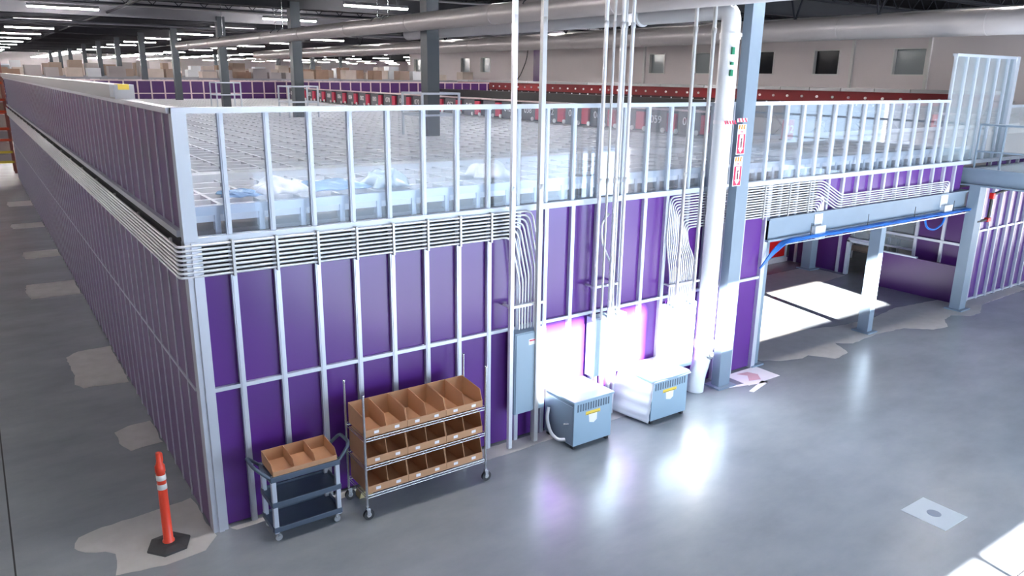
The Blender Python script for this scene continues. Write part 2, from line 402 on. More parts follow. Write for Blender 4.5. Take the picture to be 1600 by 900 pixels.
# dark sheeting hanging behind the fascia
def sheeting(x0, x1, m, label, z0=2.2, z1=3.0, y=.3, group=None, amp=.03):
    o = grid_sheet('plastic_sheeting', m, lambda u, v: (x0+(x1-x0)*u, y+amp*math.sin(u*(x1-x0)*26)+amp*.6*math.sin(u*(x1-x0)*61+v*2), z0+(z1-z0)*v), int((x1-x0)*30), 4)
    return tag(o, label, 'plastic sheeting', group)
sheeting(.12, .42, CURT, 'grey plastic sheeting in the first opening beside the corner post')
sheeting(2.5, 3.25, CURT, 'dark grey plastic sheeting behind the glass between the pale film and the white bag')
sheeting(3.8, 6.9, CURT, 'long dark grey plastic sheeting behind the glass above the electrical panels')
sheeting(7.2, 14.4, CURT, 'long dark sheeting behind the small openings right of the fire signs')
sheeting(.44, 2.45, FILM, 'pale blue plastic film hanging in the openings near the corner', amp=.02)
sheeting(3.3, 3.78, FILM, 'pale film hanging in the opening under the white crumpled bag', amp=.02)
def crumple(name, m, label, x, y, sx, sy, h, seed):
    rnd = random.Random(seed); ph = [rnd.uniform(0, 6) for _ in range(6)]
    def fn(u, v):
        e = max(0, 1-(2*u-1)**4)*max(0, 1-(2*v-1)**4)
        z = h*e*(.75+.25*math.sin(u*9+ph[0])*math.cos(v*7+ph[1])+.12*math.sin(u*23+ph[2]+v*11))
        return (x+sx*(u-.5)+.03*math.sin(v*13+ph[3]), y+sy*(v-.5)+.03*math.sin(u*15+ph[4]), 3.225+max(0.0, z))
    return tag(grid_sheet(name, m, fn, 28, 20, thick=.003), label, 'plastic film')
crumple('plastic_film', FILMW, 'white crumpled plastic film lying on the grid near the corner', 1.15, .75, .55, .5, .14, 1)
crumple('plastic_film', FILMB, 'blue plastic film lying on the grid right of the white one', 1.75, .8, .7, .6, .07, 2)
crumple('plastic_film', FILM, 'pale blue film heaped on the grid beside the blue film', 2.3, .65, .45, .5, .18, 3)
crumple('plastic_film', FILMB, 'small blue film scrap lying left of the white film', .72, .7, .35, .4, .05, 4)
crumple('plastic_bag', FILMW, 'white crumpled bag on the grid beside the tall conduits', 3.75, .7, .5, .5, .2, 5)
crumple('plastic_film', FILMW, 'white film spread on the grid right of the fire signs', 10.0, .8, 1.6, .5, .06, 6)
crumple('plastic_bag', FILMW, 'small white bag on the grid just right of the column', 9.2, 1.4, .2, .2, .18, 7)

# ------------------------------------------------------------------ passage under the header
pb = struct(empty('wall_passage', (XR, 0, 0)))
b = MB(); b.box(0, .04, 1.15, 1.22, 0, 2.4)
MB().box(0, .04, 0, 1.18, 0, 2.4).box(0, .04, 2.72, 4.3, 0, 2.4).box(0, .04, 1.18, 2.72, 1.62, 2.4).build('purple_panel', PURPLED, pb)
b = MB()
for y in (.62, 1.18, 2.05, 2.94, 4.1): b.box(-.04, 0, y-.03, y+.03, 0, 2.4)
b.box(-.05, 0, 0, 4.3, 1.13, 1.18); b.box(-.05, 0, 1.2, 2.75, 1.60, 1.65); b.box(-.05, 0, 1.2, 2.72, .84, .88)
b.build('frame', ALU, pb)
b = MB(); b.box(-.08, .02, 2.66, 2.73, 0, .83); b.box(-.08, .02, 2.05, 2.11, 0, .83); b.box(-.08, .02, 2.05, 2.73, .78, .84)
b.build('hatch_frame', ALUW, pb)
MB().box(0, .01, 1.2, 2.72, .88, 1.6).build('glazing', GLASSH, pb)
struct(MB().box(XE, 14.0, 4.3, 4.34, 0, 2.4).build('wall_passage_end', PURPLED))
struct(MB().box(14.0, XR+.04, 4.3, 4.34, .72, 2.4).box(14.0, XR, 4.28, 4.34, 0, .13).build('wall_passage_lintel', PURPLED))
dr = struct(empty('door_1', (13.9, 4.28, .13)))
MB().box(.05, 1.1, 0, .03, .02, .9).build('red_leaf', RED, dr)
MB().box(0, .05, -.01, .04, 0, .9).box(1.08, 1.16, -.01, .04, 0, .9).box(0, 1.16, -.01, .04, -.02, .02).build('frame', ALUW, dr)
MB().box(-.1, 1.2, -.02, .06, -.13, -.02).build('white_base', WALLP, dr)
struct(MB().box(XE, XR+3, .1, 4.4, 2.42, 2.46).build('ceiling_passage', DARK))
# racking glimpsed beyond the glazing
t = thing('storage_shelf', 'beige storage shelving seen through the glazing at the end of the passage', 'shelving', (16.4, 2.6, 0))
b = MB()
for x in (0, .45):
    for y in (-1.4, -.2, 1.0): b.box(x, x+.05, y, y+.05, 0, 2.2)
b.build('upright', ALUW, t)
b = MB()
for z in (.3, .8, 1.3, 1.8): b.box(0, .5, -1.4, 1.05, z, z+.04)
b.build('shelf', CARDW, t)
for i in range(4):
    for j in range(2):
        tag(MB().box(16.42, 16.8, 1.3+i*.58, 1.3+i*.58+.42, (.84, 1.34)[j], (.84, 1.34)[j]+.32).build('carton', (CARDW, CARDD)[(i+j) % 2], bevel=.004),
            'carton on the shelving seen through the passage glazing', 'carton', 'cartons on the passage shelving')

# purple half-height board leaning at the passage side
t = thing('purple_board', 'low dark purple board standing beside the third blue-grey column', 'board', (14.78, 0, 0))
MB().box(0, .05, .05, 1.75, 0, .78).build('panel', PURPLED, t, bevel=.004)
MB().box(-.01, .06, .9, 1.76, .78, .81).build('cap_rail', ALUW, t)

# right wall continuing in the front plane
wr = struct(empty('wall_front_right', (XR, 0, 0)))
MB().box(0, 6, 0, .03, 0, ZB).build('purple_panel', PURPLE, wr)
MB().box(0, 6, -.045, 0, ZM-.02, ZM+.02).box(0, 6, -.03, 0, 0, .04).build('middle_rail', ALU, wr)
m_ = mull(ZB).build('mullion', ALU, wr); m_.location = (.02, 0, 0)
for k in range(1, 15):
    c = m_.copy(); COL.objects.link(c); c.location = (.02+k*S, 0, 0)
MB().box(.4, 6, .0, .012, ZB, 4.0).build('glazing', GLASSH, wr)
MB().box(.4, 6, -.04, .04, 3.95, 4.0).build('top_rail', ALUW, wr)

# ------------------------------------------------------------------ steel columns and beams
def hcol(name, x, y, h, label, m, w=.24, d=.24, z0=0, plate=True, group=None, solid=False):
    t = thing(name, label, 'column', (x, y, z0), 0, group)
    b = MB(); tt = .02
    if solid: b.box(-w/2, w/2, -d/2, d/2, 0, h)
    else: b.box(-w/2, w/2, -d/2, -d/2+tt, 0, h).box(-w/2, w/2, d/2-tt, d/2, 0, h).box(-tt/2, tt/2, -d/2+tt, d/2-tt, 0, h)
    b.build('shaft', m, t)
    if plate: MB().box(-w/2-.07, w/2+.07, -d/2-.07, d/2+.07, 0, .025).build('base_plate', m, t)
    return t
hcol('steel_column', 7.24, -.27, 6.3, 'tall grey-blue column behind the white drain pipe, fire signs on it', COLM, .24, .14, solid=True)
hcol('steel_column', 8.37, .09, 2.05, 'blue-grey column at the left end of the passage opening', COLM, .14, .2, solid=True)
hcol('steel_column', 11.5, .0, 2.05, 'blue-grey column standing alone in the middle of the passage opening', COLM, .15, .2, solid=True)
hcol('steel_column', 14.45, -.22, 2.50, 'blue-grey column holding up the platform beam', COLM, .24, .2, solid=True)
hcol('steel_column', 14.86, 3.5, 2.4, 'blue-grey column at the back of the passage', COLM, .24, .24, solid=True)
lab = ['slate column rising from the ceiling grid inside a pale guard frame', 'grey column rising from the grid left of the framed one', 'third dark column along the hall, thinner with distance',
       'fourth dark column along the hall', 'fifth column beyond the far purple wall', 'sixth column beyond the far purple wall', 'seventh column beyond the far purple wall', 'eighth column beyond the far purple wall']
for k, y in enumerate((6.9, 14.6, 22.1, 29.6, 37, 44.5, 52, 59.5)):
    hcol('hall_column', 6.36, y, 3.1 if y < 31 else 6.3, lab[k], COLD, .27, .27, z0=3.2 if y < 31 else 0, plate=False, solid=True)
for k, (x, y) in enumerate([(-8.5, 44), (-8.5, 60), (21, 52), (21, 60), (35, 60), (50, 60), (35, 80), (21, 80), (50, 90), (6.3, 68), (6.3, 76), (6.3, 85)]):
    hcol('hall_column', x, y, 6.3, 'dark column far back in the warehouse', COLD, .3, .3, plate=False, group='far warehouse columns', solid=True)
t = thing('passage_beam', 'horizontal blue-grey steel beam over the passage opening', 'beam', (XE, -.03, 2.06))
MB().box(0, 6.2, -.03, .05, 0, .32).build('web', COLM, t)
MB().box(0, 6.2, -.09, .12, .31, .34).box(0, 6.2, -.09, .12, -.02, .01).build('flange', COLM, t)
# platform beam towards the viewer, with handrail
t = thing('platform', 'blue-grey steel platform edge with beam beyond the last column', 'platform', (14.4, 0, 2.5))
MB().box(-.02, .04, -5.5, .1, .02, .3).build('beam_web', COLM, t)
MB().box(-.1, .12, -5.5, .1, .29, .33).box(-.1, .12, -5.5, .1, -.01, .02).build('beam_flange', COLM, t)
MB().box(.1, 4.5, -5.5, .1, .27, .32).build('deck', COLM, t)
t = thing('handrail', 'blue-grey handrail with two bars standing on the platform edge', 'handrail', (14.4, -.1, 2.83))
for y in (0, -.45, -2.2): MB().tube([(0, y, 0), (0, y, .82)], .02, 8).build('post', COLM, t)
MB().tube([(0, 0, .82), (0, -5, .82)], .022, 8).build('top_bar', COLM, t)
MB().tube([(0, 0, .32), (0, -5, .32)], .018, 8).build('lower_bar', COLM, t)
# sprinkler pipe
t = thing('sprinkler_pipe', 'black pipe with red couplings hanging under the platform', 'pipe', (14.75, -.3, 1.8))
MB().tube([(-.3, 0, 0), (.18, 0, 0), (.18, 0, .5), (1.6, 0, .62)], .028, 10, fillet=.02).build('pipe', BLACK, t)
MB().cbox((.16, 0, 0), (.14, .08, .08)).cbox((.18, 0, .47), (.09, .08, .12)).build('coupling', RED, t, bevel=.01)
MB().tube([(.26, 0, 0), (.26, 0, -.12)], .01, 8).lathe([(.0, -.13), (.03, -.12), (.0, -.11)], (.26, 0, 0), 10).build('sprinkler_head', CHROME, t)

# ------------------------------------------------------------------ conduit runs
def clamp_part(t, x, y, z0, z1): MB().box(x-.02, x+.02, y-.022, y+.01, z0, z1).build('strut_clamp', STEELG, t)
zs = [2.905-.0405*k for k in range(8)]
for k, z in enumerate(zs):
    xt = 3.82-.042*k; xv = 3.925-.042*k; zz = 2.32-.038*k
    yy = -.075
    b = MB(); b.tube([(-.065, 31.2, z), (-.065, -.07, z), (xt, yy, z), (xv, -.12, zz), (xv, -.12, 1.49)], 0.0125, 8, fillet=[.05, .10, .05], seg=5)
    tag(b.build('conduit', STEELT), 'galvanised conduit wrapping round the corner, ' + ['topmost', 'second from top', 'third from top', 'fourth from top', 'fourth from bottom', 'third from bottom', 'second from bottom', 'lowest'][k] + ' of its run',
        'conduit', 'conduits from the side wall to the first panel')
def brackets(xs, y, z0, z1, axis, label, group):
    first = None
    for x in xs:
        b = MB()
        if axis == 'x': b.box(-.011, .011, -.006, .045, 0, z1-z0)
        else: b.box(.035, .055, -.02, .02, 0, z1-z0)
        if first is None: first = o = b.build('strut_bracket', STEELG)
        else: o = first.copy(); COL.objects.link(o)
        o.location = (x, y, z0) if axis == 'x' else (y, x, z0)
        tag(o, label, 'bracket', group)
brackets([k*S for k in range(1, 9)], -.095+.0, 2.59, 2.93, 'x', 'short strut bracket holding the conduits to a stud on the front wall', 'brackets on the front wall')
brackets([.3+k*1.6 for k in range(19)], -.09, 2.59, 2.93, 'y', 'strut bracket holding the conduits to the side wall', 'brackets on the side wall')
struct(MB().box(-.008, -.001, .1, 31, 2.60, 2.77).build('wall_side_painted_shade', DARK))  # thin dark strip painting in the shade between the side-wall conduits
struct(MB().box(.14, 3.55, -.008, -.001, 2.60, 2.90).box(7.36, 9.5, -.008, -.001, 2.42, 2.90).build('wall_front_painted_shade', DARK))  # same painted shade behind both front-wall conduit runs
# right-hand run
ords = ['topmost', 'second', 'third', 'fourth', 'fifth', 'sixth', 'seventh', 'eighth', 'ninth', 'tenth', 'eleventh', 'twelfth', 'lowest']
for k in range(13):
    z = 2.885-.0375*k; xv = 6.165+.036*k; yy = -.07
    zl = 2.0-.03*(12-k) if k > 5 else 2.2-.03*k
    left = [(xv, -.12, 1.40), (xv, -.12, 1.80+.02*k), (xv-.06, yy, min(z-.12, 2.30-.01*k)), (6.12+.03*k, yy, z)]
    if k < 7:
        d = .27
        xe = 13.62-.035*k
        right = [(9.55-.02*k, yy, z), (10.12-.02*k, yy, z-d), (xe, yy, z-d), (xe+.02-.004*k, yy, 2.14)]
    else:
        xe = 9.62-.036*(k-7)
        right = [(xe, yy, z), (xe+.02, yy, 2.14)]
    b = MB(); b.tube(left+right, .0115, 8, fillet=.09, seg=5)
    tag(b.build('conduit', STEELT), 'galvanised conduit over the passage, %s in the right-hand run from the top' % ords[k], 'conduit', 'conduits from the third panel over the passage')
brackets([7.6, 8.1, 8.7, 9.2], -.09, 2.40, 2.90, 'x', 'strut bracket holding the right-hand conduits over the passage', 'brackets over the passage')
for x, w, z, lb in ((9.50, .26, 1.97, 'white junction box ending the lower conduits over the passage'), (13.56, .28, 1.97, 'white junction box ending the longer conduits beside the platform column')):
    t = thing('junction_box', lb, 'junction box', (x, -.08, z))
    MB().box(-w/2, w/2, -.07, .03, 0, .2).build('body', ALUW, t, bevel=.006)
    MB().box(-w/2-.01, w/2+.01, -.08, -.07, -.01, .21).build('cover', ALUW, t, bevel=.003)
# blue cable tray
t = thing('cable_tray', 'wire tray full of blue data cables under the passage beam', 'cable tray', (XE, -.16, 2.0))
b = MB()
for x in [i*.12 for i in range(3, 50)]: b.box(x, x+.01, -.06, .07, -.01, 0).box(x, x+.01, .06, .07, 0, .08)
b.box(.3, 6.2, -.062, -.058, -.012, .004).box(.3, 6.2, .06, .066, .07, .078)
b.build('tray', CHROME, t)
for k in range(8):
    pts = [(-.12-.0*k, .05, -.35), (.05, -.02, -.15+.01*k), (.35, -.045+.014*k, .02)] + [(.6+i*.5, -.05+.014*k+.008*math.sin(i*1.7+k), .02+.03*((i+k) % 3)/2) for i in range(12)]
    MB().tube(pts, .014, 7, fillet=.1, seg=3).build('blue_cable', BLUE, t)
MB().tube([(4.7, .1, -.05), (4.8, .1, -.22), (5.1, .1, -.3), (5.4, .1, -.2), (5.45, .1, -.02)], .02, 7, fillet=.12, seg=4).build('cable_loop', BLUE, t)
for x in (1.0, 2.6, 4.1, 5.5): MB().tube([(x, .0, .0), (x, .0, .25)], .006, 6).build('hanger_rod', BLACK, t)
# vertical conduits from the ceiling
def riser(x, y, z0, z1, r, m, label, name='riser_conduit', group=None, square=False, collars=(3.2, 5.0)):
    t = thing(name, label, 'conduit', (x, y, z0), 0, group)
    (MB().box(-r, r, -r, r, 0, z1-z0) if square else MB().tube([(0, 0, 0), (0, 0, z1-z0)], r, 12)).build('pipe', m, t)
    for c in collars:
        if z0 < c < z1: MB().lathe([(r+.008, -.03), (r+.008, .03), (r, .035)], (0, 0, c-z0), 12).build('coupling', m, t)
    return t
riser(3.45, -.21, .02, 6.4, .024, STEELT, 'tall bright riser standing on the floor left of the first electrical panel', square=True)
riser(3.83, -.215, .02, 6.4, .028, STEELG, 'tall dull grey riser passing the right edge of the first panel to the floor', square=True)
riser(4.74, -.2, 1.44, 6.4, .024, STEELT, 'bright riser entering the left of the second panel')
riser(4.83, -.24, 1.44, 6.4, .016, STEELG, 'thin dull riser just right of the bright one above the second panel')
riser(4.96, -.24, 1.44, 6.4, .026, STEELT, 'bright riser entering the middle of the second panel')
riser(5.04, -.2, 1.44, 6.4, .022, STEELG, 'grey riser in the right-hand trio above the second panel')
riser(5.12, -.24, 1.44, 6.4, .022, STEELT, 'rightmost bright riser above the second panel')
riser(6.16, -.26, 1.40, 6.4, .024, STEELG, 'grey riser entering the left of the third panel')
riser(6.5, -.26, 1.40, 6.4, .026, STEELG, 'grey riser in front of the conduits near the white drain pipe')
tag(MB().tube([(4.95, -.16, 2.78), (4.86, -.14, 2.68), (4.86, -.14, 2.45), (5.02, -.18, 2.1), (5.06, -.22, 1.46)], .015, 8, fillet=.1).build('bent_conduit', STEELT),
    'bent conduit curving behind the risers above the second panel', 'conduit')
for x0, x1, z, lb in ((3.45, 3.95, 1.80, 'strut crossing the conduits above the first panel'), (4.72, 5.2, 1.86, 'strut crossing the risers above the second panel'), (6.1, 6.7, 1.68, 'strut crossing the conduits above the third panel')):
    t = tag(MB().box(x0, x1, -.185, -.14, z-.015, z+.015).box(x0+.02, x0+.05, -.15, 0, z-.01, z+.01).box(x1-.05, x1-.02, -.15, 0, z-.01, z+.01).build('strut_channel', STEELT), lb, 'strut')

# ------------------------------------------------------------------ electrical panels
def panelboard(x0, x1, z0, z1, label, lbl=False, legs=()):
    w = x1-x0; h = z1-z0; t = thing('electrical_panel', label, 'electrical panel', (x0, -.2, z0))
    MB().box(0, w, 0, .155, 0, h).build('cabinet', PANEL, t, bevel=.004)
    MB().box(.012, w-.012, -.014, -.001, .014, h-.014).build('door', PANEL, t, bevel=.004)
    MB().box(w-.055, w-.035, -.024, -.014, h*.45, h*.53).build('latch', PANELD, t, bevel=.002)
    if lbl:
        l = MB().box(w*.42, w*.68, -.017, -.014, h*.84, h*.91).build('label_plate', SWH, t)
        MB().box(w*.44, w*.66, -.0185, -.017, h*.885, h*.9).build('red_stripe', SRED, l)
    for x in legs:
        l = MB().box(x-x0-.02, x-x0+.02, .05, .09, -z0, 0).build('support_leg', STEELG, t)
        MB().box(x-x0-.05, x-x0+.05, .02, .12, -z0, -z0+.01).build('foot_plate', STEELG, l)
    return t
panelboard(3.52, 3.98, .43, 1.47, 'tall grey-blue electrical panel under eight conduits, small white label', True, legs=(3.86,))
panelboard(4.76, 5.31, .65, 1.45, 'grey-blue electrical panel in the middle, glaring in the sunlight', legs=(5.1,))
panelboard(6.12, 6.65, .43, 1.39, 'grey-blue electrical panel beside the white drain pipe')
tag(MB().box(5.0, 5.03, -.12, -.09, .0, .65).box(5.2, 5.23, -.12, -.09, 0, .65).box(4.9, 4.93, -.1, -.07, 0, .65).build('lower_conduit', STEELT),
    'short conduits dropping from the middle panel to the floor', 'conduit')

def transformer(x, y, w, d, h, label, draped):
    t = thing('transformer', label, 'transformer', (x, y, 0))
    MB().box(0, w, 0, d, .05, h-.03).build('enclosure', TRANSF, t, bevel=.004)
    MB().box(-.001, .0, .01, d-.01, .06, h-.04).box(-.006, -.001, .03, d-.03, .1, h-.08).build('side_plate', TRANSD, t)
    MB().box(-.02, w+.02, -.02, d+.02, h-.03, h).build('top_cover', TRANSF, t, bevel=.006)
    b = MB()
    for i in range(13):
        xx = .05+i*(w-.1)/12.5; b.box(xx, xx+.02, -.004, -.001, h-.15, h-.055)
    b.build('louvre_slots', PANELD, t)
    b = MB()
    for xx in (.02, w-.06): b.box(xx, xx+.04, .02, .08, 0, .05).box(xx, xx+.04, d-.08, d-.02, 0, .05)
    b.build('feet', BLACK, t)
    l = MB().box(w*.30, w*.68, -.004, -.001, h*.66, h*.73).build('yellow_label', YEL, t)
    MB().box(w*.32, w*.66, -.005, -.004, h*.665, h*.68).build('label_print', mat('label_print', (.35, .25, .03), .6), l)
    MB().prism([(w*.38, h*.66), (w*.60, h*.66), (w*.60, h*.52), (w*.52, h*.47), (w*.40, h*.50)], 'y', -.003, -.001).build('pale_tag', SWH, t)
    return t
t1 = transformer(4.08, -.67, .61, .58, .645, 'blue-grey floor transformer in front of the first panel, flexible conduit on its side', False)
MB().tube([(-.04, .45, .42), (-.09, .42, .28), (-.09, .33, .12), (-.06, .22, .07), (.0, .15, .09)], .022, 10, fillet=.08).build('flexible_conduit', STEELT, t1)
MB().tube([(-.06, .13, .32), (0, .10, .32)], .012, 8).build('side_bolt', CHROME, t1)
t2 = transformer(5.39, -.675, .66, .6, .62, 'blue-grey floor transformer draped in a white sheet, near the drain pipe', True)
# white sheet
def drape(u, v):
    # u: 0 = bottom left edge, up the left side, across the top to the right; v: front to back
    y = -.70 + .66*v
    wob = .002*math.sin(v*11+u*3)
    if u < .5:
        k = u/.5; z = .05+(.628-.05)*k
        x = 5.40-.20*(1-k)**1.0*(.35+.65*v) + .009*math.sin(k*24+v*1.5)*(1-k*.5)-.012
        return (x, y+.04*v*(1-k), z+wob*(1-k))
    k = (u-.5)/.5; return (5.37+.71*k, y-.01*math.sin(k*9), .628+.004*math.sin(k*8+v*7)-(.03 if v < .02 else 0)+abs(wob))
tag(grid_sheet('white_sheet', FILMW, drape, 40, 14, thick=.006), 'white sheet draped over the top and left side of the second transformer', 'sheet')

# ------------------------------------------------------------------ white drain pipe
t = thing('drain_pipe', 'thick white drain pipe running from floor to ceiling with an offset foot', 'pipe', (6.86, -.22, 0))
MB().tube([(-.08, .03, 0), (-.07, .03, .22), (.0, 0, .52), (0, 0, 5.28), (0, 1.6, 5.28)], .125, 24, fillet=[.12, .15, .18]).build('pipe', PVC, t)
MB().lathe([(.14, -.06), (.14, .06), (.128, .065)], (0, 0, .72), 24).build('collar', PVC, t)
MB().lathe([(.138, -.04), (.138, .04)], (0, 0, 4.95), 24).build('collar', PVC, t)
MB().tube([(0, 1.62, 5.28), (0, 1.66, 5.28)], .15, 24).build('end_collar', PVC, t)
MB().tube([(0, 1.95, 5.28), (0, 9, 5.28)], .125, 20).build('horizontal_run', PVC, t)
c = MB().tube([(-.04, -.08, .60), (-.09, -.2, .62)], .05, 16).lathe([(0, .06), (.035, .05), (.055, .025), (.06, 0), (.055, -.025), (.035, -.05), (0, -.06)], (-.10, -.21, .625), 18).build('cleanout_cap', CHROME, t)
b = MB()
for z, h in ((4.72, .09), (4.59, .035), (4.45, .08)): b.box(-.085, -.035, -.128, -.105, z, z+h)
b.build('green_marking', GREEN, t)
b = MB()
for x in range(5): b.prism([(-.125+x*.05, 3.885), (-.10+x*.05, 3.885), (-.125+x*.05+.05, 3.835), (-.15+x*.05+.05, 3.835)], 'y', -.129, -.126)
bands = MB().lathe([(.1265, -.025), (.1265, .025)], (0, 0, 3.86), 24).build('tape_band', SWH, t); b.build('red_stripes', SRED, bands)
for z in (4.95, 3.25, 2.98): MB().box(.12, .2, -.03, .03, z, z+.04).build('pipe_bracket', PVC, t)
# fire extinguisher signs on the column
def sign(x, z, label):
    t = thing('fire_sign', label, 'sign', (x, -.345, z)); w, h = .17, .40
    MB().box(-w/2, w/2, 0, .004, 0, h).build('plate', SWH, t)
    b = MB()
    for i in range(3): b.prism([(-w/2+.008+i*.05, .335), (-w/2+.036+i*.05, .335), (-w/2+.045+i*.05, .395), (-w/2+.017+i*.05, .395)], 'y', -.003, 0)
    b.build('hazard_stripes', HAZ, t)
    text('sign_text', 'FIRE', .035, (0, -.001, .302), (PI/2, 0, 0), SRED, t, .001)
    MB().prism([(-w/2+.01, .01), (w/2-.01, .01), (w/2-.01, .27), (-w/2+.01, .27)], 'y', -.002, 0).build('red_field', SRED, t)
    MB().prism([(0, .02), (.055, .085), (.038, .085), (.038, .262), (-.038, .262), (-.038, .085), (-.055, .085)], 'y', -.004, -.002).build('white_arrow', SWH, t)
    b = MB(); b.box(-.013, .013, -.006, -.004, .09, .17).box(-.008, .008, -.006, -.004, .17, .2).box(-.014, .018, -.006, -.004, .2, .215)
    b.build('extinguisher_symbol', MAROON, t)
sign(7.115, 3.43, 'upper red and white fire sign with a down arrow on the column')
sign(7.10, 3.0, 'lower red and white fire sign with a down arrow on the column')
tag(MB().box(7.0, 7.2, -.347, -.343, 3.86, 3.91).build('hazard_tape', SWH), 'short piece of red and white tape above the upper fire sign', 'tape')

b = MB()
for i in range(3): b.prism([(7.01+i*.065, 3.91), (7.04+i*.065, 3.91), (7.07+i*.065, 3.86), (7.04+i*.065, 3.86)], 'y', -.349, -.347)
b.build('red_stripes', SRED, bpy.data.objects['hazard_tape'])
# ------------------------------------------------------------------ floor things by the pipe
t = thing('floor_notice', 'white floor notice with a reddish picture lying near the foot of the column', 'notice', (8.0, -.2, .0), 0)
MB().box(-.4, .33, -.32, .14, .0, .004).build('sheet', SWH, t)
MB().prism([(-.25, -.2), (-.05, -.26), (.08, -.1), (.02, .05), (-.2, .08), (-.1, -.05)], 'z', .004, .005).build('reddish_print', mat('faded_red_print', (.62, .38, .42), .6), t)
tag(MB().prism([(7.25, -.36), (7.28, -.42), (7.95, -.60), (7.92, -.5)], 'z', .003, .005).prism([(7.92, -.5), (7.95, -.6), (7.45, -.72), (7.42, -.66)], 'z', .003, .005).build('floor_tape', SWH),
    'white L-shaped tape on the floor in front of the notice', 'tape')
t = thing('floor_box', 'pale square floor cover with a dark round lid in the open floor', 'floor cover', (6.39, -3.88, 0))
MB().box(-.23, .23, -.235, .235, 0, .004).build('plate', mat('pale_cover', (.50, .55, .58), .45), t)
MB().lathe([(0, .006), (.07, .006), (.07, .004)], (0, 0, 0), 24, False).build('round_lid', mat('grey_lid', (.22, .26, .32), .4), t)

# ------------------------------------------------------------------ traffic delineator
t = thing('delineator_post', 'orange-red delineator post with two white bands on a black rubber base', 'delineator', (-.41, -.02, 0))
MB().lathe([(.055, .03), (.055, .06), (.045, .07), (.043, .40), (.040, .78), (.045, .79), (.045, .85), (.036, .86), (.030, .88), (.026, .90), (.0235, .985), (.016, .985), (.012, .9), (0, .9)], n=28).build('post', ORANGE, t)
for z in (.64, .735): MB().lathe([(.0425, z-.028), (.0438, z-.027), (.0438, z+.027), (.0425, z+.028)], n=28).build('reflective_band', REFL, t)
MB().prism([(.024, .885), (.034, .90), (.034, .97), (.024, .985)], 'y', -.012, .012).build('handle_lug', ORANGE, t)
hexp = []
for k in range(6):
    a = 2*PI*k/6+.15; hexp.append((math.cos(a), math.sin(a)))
b = MB(); n = 6
vs = [(.205*x, .205*y, 0) for x, y in hexp] + [(.205*x, .205*y, .022) for x, y in hexp] + [(.11*x, .11*y, .045) for x, y in hexp] + [(.055*x, .055*y, .05) for x, y in hexp]
fs = [tuple(range(6))[::-1], tuple(range(18, 24))] + [(r*6+i, r*6+(i+1) % 6, (r+1)*6+(i+1) % 6, (r+1)*6+i) for r in range(3) for i in range(6)]
b.add(vs, fs).build('rubber_base', RUBBER, t, bevel=.006)

# ------------------------------------------------------------------ utility cart
CX, CY, CW, CD = .445, -.56, .70, .37
t = thing('utility_cart', 'dark slate plastic utility cart with three shelves against the purple wall', 'utility cart', (CX, CY, 0))
def tray(z, deep):
    b = MB(); b.box(0, CW, 0, CD, z-.012, z)
    for a in ((0, CW, -.005, .018), (0, CW, CD-.018, CD+.005)): b.box(a[0], a[1], a[2], a[3], z-.035, z+deep)
    b.box(-.005, .018, .018, CD-.018, z-.035, z+deep).box(CW-.018, CW+.005, .018, CD-.018, z-.035, z+deep)
    return b
for z in (.14, .41, .68): tray(z, .022).build('shelf', CARTP, t, bevel=.006)
for x in (.03, CW-.03):
    for y in (.025, CD-.025): MB().box(x-.024, x+.024, y-.024, y+.024, .09, .70).build('leg', CARTL, t, bevel=.008)
for x, s_ in ((.0, -1), (CW, 1)):
    MB().tube([(x, .02, .69), (x+s_*.05, .03, .74), (x+s_*.13, .06, .82), (x+s_*.13, CD-.06, .82), (x+s_*.05, CD-.03, .74), (x, CD-.02, .69)], .017, 10, fillet=.05).build('handle', CARTP, t)
for x in (.05, CW-.05):
    for y in (.035, CD-.035):
        w = MB().box(x-.012, x+.012, y-.018, y+.018, .05, .1).build('caster_fork', CHROME, t)
        MB().wheel((x, y, .034), .034, .02).build('caster_wheel', mat('grey_tread', (.35, .36, .37), .5) if x < .1 and y < .1 else bpy.data.materials['grey_tread'], w)

def bin_unit(name, label, loc, w, d, hb, hf, cells, group=None, labels=0, tilt=0):
    """open-fronted corrugated bin: high back, sides that slope down to a low front lip"""
    t = thing(name, label, 'cardboard bin', loc, 0, group); th = .006
    MB().box(0, w, 0, d, 0, th).box(0, w, d-th, d, th, hb).build('back_and_base', CARD, t)
    lip = MB().box(0, w, 0, th, th, hf).build('front_lip', CARD, t)
    side = [(0, th), (d-th, th), (d-th, hb), (.05, hb*.86), (0.0+th, hf)]
    for i in range(cells+1):
        x = i*(w-th)/cells; MB().prism(side, 'x', x, x+th).build('side' if i in (0, cells) else 'divider', CARD, t)
    for i in range(labels):
        x = (i+.5)*w/labels; MB().box(x-.026, x+.026, -.002, 0, hf*.3, hf*.7).build('white_label', SWH, lip)
    return t
bin_unit('cardboard_bin', 'brown cardboard bin with three compartments lying on the utility cart', (CX+.03, CY+.005, .705), CW-.06, CD-.03, .13, .05, 3)

